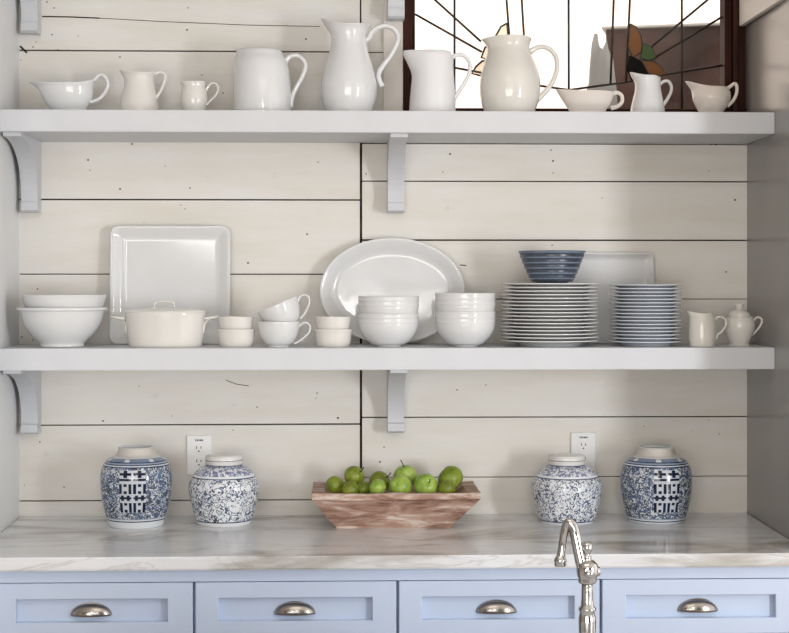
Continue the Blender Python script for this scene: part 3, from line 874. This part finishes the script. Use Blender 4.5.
FD = 0.662      # cabinet front (drawer faces)
edges = [X(194, FD) - (X(397.6, FD) - X(194, FD)), X(194, FD), X(397.6, FD), X(600.9, FD), X(600.9, FD) + (X(600.9, FD) - X(397.6, FD))]
edges[0] = max(edges[0], xl_at(FD) + 0.002); edges[4] = min(edges[4], xr_at(FD) - 0.002)
ztop = CT - 0.0345
zdt = Z(394, 580.8, FD); zdb = Z(394, 636, FD)
zpt = Z(394, 596.6, FD); zpb = Z(394, 621.0, FD)
names = ['leftmost pale blue cabinet, its drawer under the open jar and first lidded jar', 'second pale blue cabinet from the left, its drawer left of the wooden trough', 'third pale blue cabinet, its drawer directly behind the faucet spout', 'rightmost pale blue cabinet, its drawer right of the faucet']
for i in range(4):
    x0, x1 = edges[i] + 0.00005, edges[i+1] - 0.00005
    cxm = (x0 + x1)/2
    root = thing('base_cabinet', names[i], 'cabinet', (cxm, -FD/2, 0), group=None)
    mb = MB()
    hw = (x1-x0)/2
    mb.box(-hw, hw, FD/2 - (FD-0.0285), FD/2 - 0.002, 0.09, ztop, 0, 0.001)
    mb.box(-hw, hw, FD/2 - (FD-0.09), FD/2 - 0.002, 0.0, 0.09, 0)
    mb.box(-hw, hw, FD/2 - FD, FD/2 - FD + 0.03, zdt + 0.0012, ztop)     # top rail
    mb.box(-hw + 0.003, hw - 0.003, FD/2 - FD, FD/2 - FD + 0.024, 0.1, zdb - 0.005, 0, 0.0015)  # plain lower front
    mb.build('carcass', M['blue'], root)
    # shaker drawer front: frame + recessed panel, one mesh
    gap = 0.0034
    a0, a1 = -hw + gap, hw - gap
    pl = X([15, 217.7, 421.3, 625.4][i], FD) - cxm; pr_ = X([168, 372.9, 575, 776.3][i], FD) - cxm
    yf = FD/2 - FD; yb = yf + 0.0275; rec = yf + 0.0195
    mb = MB()
    o4 = [(a0, zdb), (a1, zdb), (a1, zdt - 0.001), (a0, zdt - 0.001)]
    i4 = [(pl, zpb), (pr_, zpb), (pr_, zpt), (pl, zpt)]
    e = 0.0016
    o4b = [(a0+e, zdb+e), (a1-e, zdb+e), (a1-e, zdt-0.001-e), (a0+e, zdt-0.001-e)]
    i4b = [(pl+e, zpb+e), (pr_-e, zpb+e), (pr_-e, zpt-e), (pl+e, zpt-e)]
    v = [(a, yb, b) for a, b in o4] + [(a, yf + e, b) for a, b in o4] + [(a, yf, b) for a, b in o4b] + [(a, yf, b) for a, b in i4] + [(a, yf+e, b) for a, b in i4b] + [(a, rec, b) for a, b in i4b]
    f = [[0, 1, 2, 3]]
    for L in range(5):
        for k in range(4):
            k2 = (k+1) % 4
            f.append([L*4+k, L*4+k2, L*4+4+k2, L*4+4+k])
    f.append([20, 21, 22, 23])
    dr = mb.add(v, f, 0, False).build('drawer', M['blue'], root)
    # cup pull
    pc = at([90, 294.6, 497.2, 699.4][i], [615.5, 615.8, 613.2, 610.6][i], FD)
    pz = Z(394, 614.6, FD)
    a_, b_, c_ = 0.0505, 0.022, 0.0295
    v, f = [], []
    nu, nv = 24, 10
    for sgn in (1.0, 0.93):
        for j in range(nv+1):
            ph_ = PI/2*j/nv
            for k in range(nu+1):
                th = PI*k/nu
                rr = math.sin(ph_)**0.8
                v.append((a_*sgn*rr*math.cos(th), -b_*sgn*rr*math.sin(th), c_*sgn*math.cos(ph_)))
    off = (nv+1)*(nu+1)
    for o_ in (0, off):
        for j in range(nv):
            for k in range(nu):
                A = o_ + j*(nu+1) + k
                f.append([A, A+1, A+nu+2, A+nu+1])
    for k in range(nu):
        A = nv*(nu+1) + k
        f.append([A, A+1, off+A+1, off+A])
    mb = MB().add(v, f)
    fl_ = [(a_*1.02*math.cos(PI*k/24), c_*1.08*math.sin(PI*k/24)) for k in range(25)]
    mb.prism(fl_, -0.0014, 0.0004)
    mb.sphere((-a_*0.93, -0.002, 0.004), 0.004, 10, 6); mb.sphere((a_*0.93, -0.002, 0.004), 0.004, 10, 6)
    mb.build('cup_pull', M['brushed'], dr, (pc.x - cxm, rec - 0.0004, pz))

# ------------------------------------------------------------------ outlets
def outlet(px0, px1, py0, py1, label):
    c0, c1 = at(px0, py0, 0), at(px1, py1, 0)
    root = thing('electrical_outlet', label, 'outlet', ((c0.x+c1.x)/2, 0, (c0.z+c1.z)/2), group=None)
    w, h = (c1.x-c0.x)/2, (c0.z-c1.z)/2
    MB().box(-w, w, -0.0065, 0.0, -h, h, 0, 0.0025).build('cover_plate', M['plastic'], root)
    for s in (1, -1):
        pts = []
        for k in range(28):
            a = 2*PI*k/28
            pts.append((0.0165*math.cos(a), max(-0.0135, min(0.0135, 0.0175*math.sin(a)))))
        mb = MB().prism(pts, -0.0085, -0.0058, 0, 'XZ', Matrix.Translation((0, 0, s*0.0195)))
        for sx, hh in ((-0.0062, 0.0042), (0.0062, 0.0035)):
            mb.box(sx - 0.0011, sx + 0.0011, -0.0088, -0.0083, s*0.0195 + 0.0035 - hh, s*0.0195 + 0.0035 + hh, 1)
        mb.lathe([(0, 0), (0.0023, 0), (0.0023, 0.0004), (0, 0.0004)], 12, 1, Matrix.Translation((0, -0.0084, s*0.0195 - 0.0072)) @ Matrix.Rotation(PI/2, 4, 'X'))
        mb.build('receptacle', [M['plastic'], M['gap']], root)
    # faint printed marks near the top edge
    mb = MB()
    for k, wd in enumerate((0.0016, 0.0026, 0.0014, 0.0028, 0.0022, 0.0016)):
        xx = -0.011 + k*0.0042
        mb.box(xx, xx + wd + 0.0008, -0.0071, -0.0064, h - 0.0165, h - 0.0165 + (0.0046 if k % 2 else 0.0054))
    mb.build('printed_mark', M['ink'], root)
M['plastic'] = paint('white_plastic', (0.80, 0.80, 0.80, 1), 0.35, 0.0)
M['ink'] = NT('grey_blue_ink', 0.6, srgb(84, 92, 112)).m
outlet(186.9, 211.3, 435.2, 475, 'white outlet on the boards behind the left lidded jar')
outlet(570.7, 595.4, 432.4, 472, 'white outlet on the boards behind the right lidded jar')

# ------------------------------------------------------------------ ginger jars
def jar_depth(py_front, half_px):
    d = 0.2
    for _ in range(6):
        k = mpp(394, d)
        s_ = (py_front - HOR)/(CZ - CT)           # px per metre at the front of the foot
        d = DIST - FPX/s_ - half_px*k
    return d
GR = (0.70, 0.71, 0.72, 1)
def open_jar(cx, foot_py, label, turn, seed, ytop):
    d = jar_depth(foot_py, 27)
    F = Frame(cx, d, CT)
    b = F.base_py
    dy = b - 524.0
    Y = lambda y: y + dy*(b - y)/0.0001 if False else y
    prof = [(26.6, b), (27.6, b-1.5), (28.6, 519), (32, 507), (34.8, 493), (35.6, 480), (35.2, 472), (33, 464.5), (28, 458.5), (21.5, 455.4), (19.4, 453.6), (17.6, 449.4), (17.9, 447.2)]
    root = thing('ginger_jar', label, 'jar', F.org, (0, 0, turn), 'open lidless ginger jars')
    fr_ = (DIST - F.d)/(DIST - F.d - 33*F.m)
    z_ = lambda y: F.h(HOR + (y - HOR)/fr_) if y > 459 else F.h(y)
    mat = porcelain('double_happiness_porcelain_%d' % seed,
        [(z_(523.4), 'white'), (z_(522.2), 'line'), (z_(520.9), 'white'), (z_(519.9), 'mid'), (z_(468.6), 'dense'), (z_(467.4), 'line'), (z_(466.4), 'white'), (z_(465.4), 'line'), (z_(464.0), 'mid'), (z_(463.0), 'line'), (z_(460.6), 'fret'), (F.h(459.4), 'line'), (F.h(458.4), 'mid'), (F.h(457.4), 'line'), (F.h(456.4), 'mid'), (9, 'white')],
        (0.64, 0.67, 0.69, 1), srgb(20, 34, 62), srgb(62, 88, 128), 78, 0.075, 0.22, seed)
    neck = lathe_px(F, prof, 3.0, 72)
    body = neck.build('body', mat, root)
    # unglazed-looking neck ring
    P = cr([(r, y) for r, y in prof], 5)
    MB().lathe([(r*F.m + 0.0006, F.h(y)) for r, y in P if y <= 455.8] + [((17.9-1.5)*F.m, F.h(446.6)), ((17.9-3.2)*F.m, F.h(447.4))], 72).build('neck', M['neck'], root)
    # characters wrapped onto the wall of the jar
    def rad(z):
        for (r0, y0), (r1, y1) in zip(P, P[1:]):
            if F.h(y0) <= z <= F.h(y1) + 1e-9 and y1 < y0:
                u_ = (z - F.h(y0))/max(F.h(y1)-F.h(y0), 1e-9)
                return (r0 + (r1-r0)*u_)*F.m
        return P[0][0]*F.m
    cm, wm = MB(), MB()
    def patch(mb_, a0, a1, z0, z1, eps):
        # a in metres of arc from the middle of the sign, z in metres; faces -y
        nx, nz = max(2, int(abs(a1-a0)/0.003)), max(2, int(abs(z1-z0)/0.003))
        v, f = [], []
        R0 = 35.3*F.m
        for j in range(nz+1):
            z = z0 + (z1-z0)*j/nz; r = rad(z) + eps
            for i in range(nx+1):
                th = (a0 + (a1-a0)*i/nx)/R0
                v.append((r*math.sin(th), -r*math.cos(th), z))
        for j in range(nz):
            for i in range(nx):
                A = j*(nx+1)+i; f.append([A, A+1, A+nx+2, A+nx+1])
        mb_.add(v, f)
    H0, H1 = z_(512.8), z_(470.6)
    HH = H1 - H0; w = 12.4*F.m; gp = 1.6*F.m
    zf = lambda q: H1 - q*HH
    patch(wm, -w - gp*0.4, w + gp*0.4, H0 - 0.0005, H1 + 0.0005, 0.0003)
    for s in (-1, 1):
        c0 = s*(w/2 + gp/2)
        r_ = lambda u0, u1, q0, q1: patch(cm, c0 + u0*w, c0 + u1*w, zf(q1), zf(q0), 0.0009)
        r_(-.48, .48, .055, .115); r_(-.15, .15, 0.0, .17)                       # cross
        r_(-.50, .50, .19, .245)                                               # bar
        for q in (.315, .765):
            r_(-.50, -.27, q, q+.235); r_(.27, .50, q, q+.235)
            r_(-.13, .13, q, q+.065); r_(-.13, .13, q+.165, q+.235)
        r_(-.48, .48, .625, .675); r_(-.36, -.12, .585, .715); r_(.12, .36, .585, .715)
    wm.build('sign_ground', M['jarwhite'], root)
    cm.build('double_happiness_sign', M['cobalt'], root)
    return root
def lidded_jar(cx, foot_py, label, seed):
    d = jar_depth(foot_py, 27)
    F = Frame(cx, d, CT)
    b = F.base_py
    prof = [(26.4, b), (27.2, b-1.5), (29.4, 515), (32.6, 502), (34.8, 491), (35.2, 485.6), (34.2, 481), (32.4, 477.8), (28, 471), (23, 467.2), (19, 465.4), (17, 464.6)]
    root = thing('ginger_jar', label, 'jar', F.org, (0, 0, seed*0.9), 'lidded ginger jars')
    fr_ = (DIST - F.d)/(DIST - F.d - 33*F.m)
    z_ = lambda y: F.h(HOR + (y - HOR)/fr_) if y > 459 else F.h(y)
    mat = porcelain('scrolling_flower_porcelain_%d' % seed,
        [(z_(524.4), 'white'), (z_(523.2), 'line'), (z_(480.6), 'scroll'), (z_(479.6), 'line'), (z_(477.6), 'white'), (z_(468.2), 'purple'), (9, 'white')],
        (0.74, 0.76, 0.79, 1), srgb(26, 40, 66), srgb(66, 90, 130), 58, 0.052, 0.30, seed + 3)
    lathe_px(F, prof, 3.0, 72).build('body', mat, root)
    tl_ = NT('banded_lid_%d' % seed, 0.14, GR)
    z = tl_.sepz()['Z']
    band = tl_.math('MAXIMUM', tl_.math('LESS_THAN', tl_.math('ABSOLUTE', tl_.math('SUBTRACT', z, F.h(459.6))), 0.0011), tl_.math('LESS_THAN', tl_.math('ABSOLUTE', tl_.math('SUBTRACT', z, F.h(464.2))), 0.0012))
    tl_.col(tl_.mix(tl_.math('MULTIPLY', band, 0.8), (0.68, 0.67, 0.65, 1), srgb(70, 82, 110)))
    MB().lathe([(0, F.h(464.4))] + [(r*F.m, F.h(y)) for r, y in [(18.4, 464.4), (18.8, 463.8), (18.5, 461), (18.9, 459.6), (18.6, 458), (18.3, 455.6), (17.4, 454.6), (12, 453.9), (6, 453.6), (0.001, 453.5)]], 64).build('lid', tl_.m, root)
    return root
M['neck'] = ceramic('unglazed_neck', (0.56, 0.53, 0.48, 1), 0.45)
M['jarwhite'] = ceramic('bluish_white_glaze', (0.55, 0.58, 0.63, 1), 0.12)
M['cobalt'] = ceramic('cobalt_ink_glaze', srgb(20, 30, 58), 0.12, 0.3)
open_jar(136.3, 528.2, 'lidless blue-white jar with a large sign, leftmost of four', R(1), 1, 446)
lidded_jar(224.0, 526.6, 'lidded blue-white scroll-patterned jar before the left outlet', 1)
lidded_jar(566.8, 526.0, 'lidded blue-white scroll-patterned jar before the right outlet', 4)
open_jar(656.3, 526.4, 'lidless blue-white jar with a large sign, at the right end', R(6), 7, 446)

# ------------------------------------------------------------------ wooden trough with fruit
T0 = at(396, 528, 0.252)
tx = X(396.2, 0.17); ty = -0.168
wf = at(481, 494, 0.297).x - tx; wl = tx - at(311.6, 494, 0.297).x
zr = at(396, 493.6, 0.297).z - CT
bl, br = tx - at(336, 528, 0.25).x, at(450.5, 528, 0.25).x - tx
hy = 0.129
outer_b = [(-bl, -0.082), (br, -0.082), (br, 0.082), (-bl, 0.082)]
outer_t = [(-wl, -hy), (wf, -hy), (wf, hy), (-wl, hy)]
inner_t = [(-wl+0.034, -hy+0.016), (wf-0.034, -hy+0.016), (wf-0.034, hy-0.016), (-wl+0.034, hy-0.016)]
inner_b = [(-bl*0.98, -0.088), (br*0.98, -0.088), (br*0.98, 0.088), (-bl*0.98, 0.088)]
lip_u = [(-wl + 0.004, -hy+0.007), (wf - 0.004, -hy+0.007), (wf - 0.004, hy-0.007), (-wl + 0.004, hy-0.007)]
secs = [(outer_b, 0.0), (outer_b, 0.004), (lip_u, zr - 0.021), (outer_t, zr - 0.017), (outer_t, zr), (inner_t, zr), (inner_b, 0.056)]
v, f = [], []
SUB = 14
def loop(P):
    out = []
    for k in range(4):
        a, b = P[k], P[(k+1) % 4]
        for j in range(SUB): out.append((a[0]+(b[0]-a[0])*j/SUB, a[1]+(b[1]-a[1])*j/SUB))
    return out
rows = []
for i, (P, z) in enumerate(secs):
    if i and i in (2, 6):
        P0, z0 = secs[i-1]
        for q in (0.25, 0.5, 0.75):
            rows.append([(a0+(a1-a0)*q, b0+(b1-b0)*q, z0+(z-z0)*q) for (a0, b0), (a1, b1) in zip(loop(P0), loop(P))])
    rows.append([(a, b, z) for a, b in loop(P)])
N = len(rows[0])
for r_ in rows:
    for p in r_:
        nn = mnoise.noise_vector(Vector(p)*14)*0.0030
        z = p[2] + (nn.z if p[2] > 0.01 else 0.0)
        v.append((p[0]+nn.x, p[1]+nn.y, max(z, 0)))
for i in range(len(rows)-1):
    for k in range(N): f.append([i*N+k, i*N+(k+1) % N, (i+1)*N+(k+1) % N, (i+1)*N+k])
f.append(list(range(N))); f.append([(len(rows)-1)*N+k for k in range(N)])
tr = MB().add(v, f, 0, False).build('dough_bowl', M['wood'], loc=(tx, ty, CT))
tag(tr, 'weathered brown wooden trough bowl filled with green fruit', 'bowl')

def apple_mb(r):
    prof = []
    for i in range(25):
        a = PI*i/24
        rr = math.sin(a)*(1 + 0.06*math.cos(a))
        z = -math.cos(a)*0.93
        if a > PI*0.72: z -= 0.34*((a-PI*0.72)/(PI*0.28))**2.2*0.75
        if a < PI*0.2: z += 0.22*((PI*0.2-a)/(PI*0.2))**2
        prof.append((max(rr, 0)*r, z*r))
    prof[0] = (0, prof[0][1]); prof[-1] = (0, prof[-1][1])
    return MB().lathe(prof, 28)
FL = CT + 0.056
# px, py, radius px, distance from wall, tilt x, tilt y, label, stem
fruit = [
 (335.5, 485.0, 9.8, 0.205, 20, -30, 'green apple at the left end of the trough, half shaded', 0),
 (354.5, 476.0, 10.6, 0.150, 25, 50, 'green apple on top at the left, stem pointing right', 1),
 (350.0, 489.2, 8.6, 0.245, 40, 10, 'small green apple at the front under the left top one', 0),
 (363.6, 488.6, 7.8, 0.200, -30, 20, 'small green apple second in front from the left top one', 0),
 (380.0, 481.4, 10.8, 0.135, 20, 55, 'green apple behind the yellowish one left of the middle', 1),
 (377.4, 487.6, 8.8, 0.236, 60, -20, 'yellowish green apple at the front left of the middle', 0),
 (405.2, 475.6, 12.2, 0.150, 5, -12, 'green apple on top in the middle with an upright stem', 1),
 (400.0, 486.4, 11.6, 0.222, 70, 20, 'pale green apple at the front under the middle top one', 0),
 (426.0, 485.4, 12.2, 0.225, 62, 32, 'bright green apple right of the middle showing its stem end', 1),
 (450.2, 478.2, 13.2, 0.140, -50, 20, 'largest dark green speckled apple at the right end', 0),
 (447.0, 488.4, 9.2, 0.232, 40, -10, 'small green apple at the front under the largest dark one', 0)]
for (px, py, rp, d, tx_, ty_, lab, stem) in fruit:
    k = mpp(px, d); r = rp*k
    p = at(px, py, d)
    z = max(p.z, FL + r*0.9)
    ap = thing('green_apple', lab, 'fruit', (p.x, p.y, z), (R(tx_), R(ty_), random.uniform(0, 6) if not stem else 0), 'green apples in the trough')
    apple_mb(r).build('flesh', M['apple_bright' if any(q in lab for q in ('middle', 'bright', 'pale')) and 'behind' not in lab else 'apple'], ap)
    if stem:
        MB().tube(cr([(0, 0, r*0.5), (0.0006, 0, r*0.85), (-0.0012, 0, r*1.12), (-0.004, 0.001, r*1.36)], 4), [0.0014]*12 + [0.002], 8).build('stem', M['stem'], ap)

# ------------------------------------------------------------------ faucet on the island in the foreground
DF = DIST - 2.70
IX = X(587.2, DF)
isl = thing('kitchen_island', 'marble topped kitchen island in the foreground under the faucet', 'island', (IX - 0.3, -DF - 0.32, 0))
MB().box(-0.9, 0.95, -0.42, 0.40, CT - 0.0335, CT, 0, 0.004).build('island_top', M['marble'], isl)
MB().box(-0.87, 0.92, -0.38, 0.37, 0.0, CT - 0.034, 0, 0.002).build('island_body', M['blue'], isl)
F = Frame(587.2, DF, CT)
fa = thing('faucet', 'polished nickel gooseneck faucet in the foreground', 'faucet', F.org)
q = F.m
colp = [(0, 0), (15*q, 0), (15*q, 1.5*q), (11*q, 4*q), (8.5*q, 8*q)] + [(r*q, F.h(y)) for r, y in
        [(8.6, 660), (8.2, 645), (8.4, 633), (8.8, 622), (8.6, 617), (7.2, 612), (8.8, 610), (8.8, 608), (6.6, 606), (6.0, 600), (5.8, 590), (5.8, 584), (0, 583)]]
MB().lathe(colp, 40).build('column', M['nickel'], fa)
vb = [(0, F.h(584)), (8.4*q, F.h(583)), (9.4*q, F.h(581)), (9.0*q, F.h(578.6)), (10.2*q, F.h(576)), (11*q, F.h(570)), (10.2*q, F.h(564)), (7*q, F.h(560.8)), (3.6*q, F.h(559.6)), (4.4*q, F.h(558)), (4.4*q, F.h(556.6)), (2.6*q, F.h(555.4)),
      (2.8*q, F.h(553.6)), (5.0*q, F.h(550.8)), (5.5*q, F.h(547)), (4.6*q, F.h(543.4)), (2.4*q, F.h(541.6)), (0, F.h(541.2))]
MB().lathe(vb, 40).build('valve_body', M['nickel'], fa)
mb = MB()
mb.tube([(6*q, 0, F.h(571)), (10*q, -1*q, F.h(571)), (12.5*q, -1*q, F.h(571))], [5.6*q, 5.4*q, 4.2*q], 20)
mb.sphere((0.5*q, -9.5*q, F.h(572)), 4.6*q, 18, 12, (1, 0.7, 1))
mb.build('lever_cap', M['nickel'], fa)
sp_ = cr([(F.x(585), 0, F.h(574)), (F.x(581.5), 1*q, F.h(563)), (F.x(578.8), 2*q, F.h(551)), (F.x(576), 3*q, F.h(537)), (F.x(573.6), 5*q, F.h(527)), (F.x(570), 6*q, F.h(523)), (F.x(567.4), 8*q, F.h(526.5)), (F.x(565.6), 9*q, F.h(535)), (F.x(564.2), 10*q, F.h(546)), (F.x(562.4), 10*q, F.h(558))], 8)
n = len(sp_)
MB().tube(sp_, [q*(6.3 - 1.7*min(1, i/(n*0.6))) for i in range(n)], 20).build('spout', M['nickel'], fa)
MB().lathe([(0, F.h(567.6)), (5.6*q, F.h(567.6)), (6.3*q, F.h(566.2)), (5.8*q, F.h(564.2)), (6.5*q, F.h(562.6)), (5.9*q, F.h(560.2)), (4.7*q, F.h(558.2)), (3.6*q, F.h(556)), (0, F.h(555.8))], 32).build('aerator', M['nickel'], fa, (F.x(561.6), 10*q, 0), (0, R(6)*0, 0))

# ------------------------------------------------------------------ light
w = bpy.data.worlds.new('world'); sc.world = w; w.use_nodes = True
nt = w.node_tree
bg = nt.nodes['Background']
tc = nt.nodes.new('ShaderNodeTexCoord'); sx = nt.nodes.new('ShaderNodeSeparateXYZ'); rp = nt.nodes.new('ShaderNodeValToRGB')
nt.links.new(tc.outputs['Generated'], sx.inputs[0])
mr = nt.nodes.new('ShaderNodeMapRange'); mr.inputs['From Min'].default_value = -1; mr.inputs['From Max'].default_value = 1
nt.links.new(sx.outputs['Y'], mr.inputs['Value']); nt.links.new(mr.outputs['Result'], rp.inputs['Fac'])
ROOM = 1.45
rp.color_ramp.elements[0].position = 0.50; rp.color_ramp.elements[0].color = (ROOM, ROOM*0.985, ROOM*0.97, 1)
rp.color_ramp.elements[1].position = 0.62; rp.color_ramp.elements[1].color = (2.1, 1.86, 1.7, 1)
nt.links.new(rp.outputs['Color'], bg.inputs['Color']); bg.inputs['Strength'].default_value = 1.0

def area(name, loc, target, sx_, sy_, power, col=(1, 1, 1)):
    ld = bpy.data.lights.new(name, 'AREA'); ld.shape = 'RECTANGLE'; ld.size = sx_; ld.size_y = sy_
    ld.energy = power; ld.color = col
    o = bpy.data.objects.new(name, ld); COL.objects.link(o)
    o.location = loc
    o.rotation_euler = (Vector(target) - Vector(loc)).to_track_quat('-Z', 'Y').to_euler()
    return o
area('window_light_right', (2.9, -3.9, 1.38), (0.2, 0, 1.35), 0.40, 1.2, 62, (0.97, 1.0, 1.03))
area('fill_light_rear_wide', (-0.6, -6.4, 1.15), (-0.2, 0, 1.2), 3.0, 1.5, 106, (1.0, 0.967, 0.92))  # broad low fill added behind the camera to lift the shade, not a window
area('transom_light_left', (-1.0, -6.4, 2.46), (-0.9, 0, 2.3), 0.26, 0.34, 6.5, (1.0, 0.985, 0.96))
area('transom_light_middle', (0.22, -6.4, 2.68), (0.2, 0, 2.4), 0.30, 0.14, 5.5, (1.0, 0.985, 0.96))
area('transom_light_right', (0.64, -6.4, 2.52), (0.6, 0, 2.3), 0.14, 0.40, 6.0, (1.0, 0.985, 0.96))
area('ceiling_light', (0.0, -3.2, CEIL - 0.02), (0.0, -3.19, 0), 1.6, 1.2, 12, (1.0, 0.96, 0.91))

sc.view_settings.view_transform = 'Standard'
sc.view_settings.look = 'None'
sc.view_settings.gamma = 1.0
sc.view_settings.exposure = 0.03
sc.view_settings.use_curve_mapping = False
sc.cycles.use_denoising = True
sc.cycles.max_bounces = 8
sc.cycles.transparent_max_bounces = 12
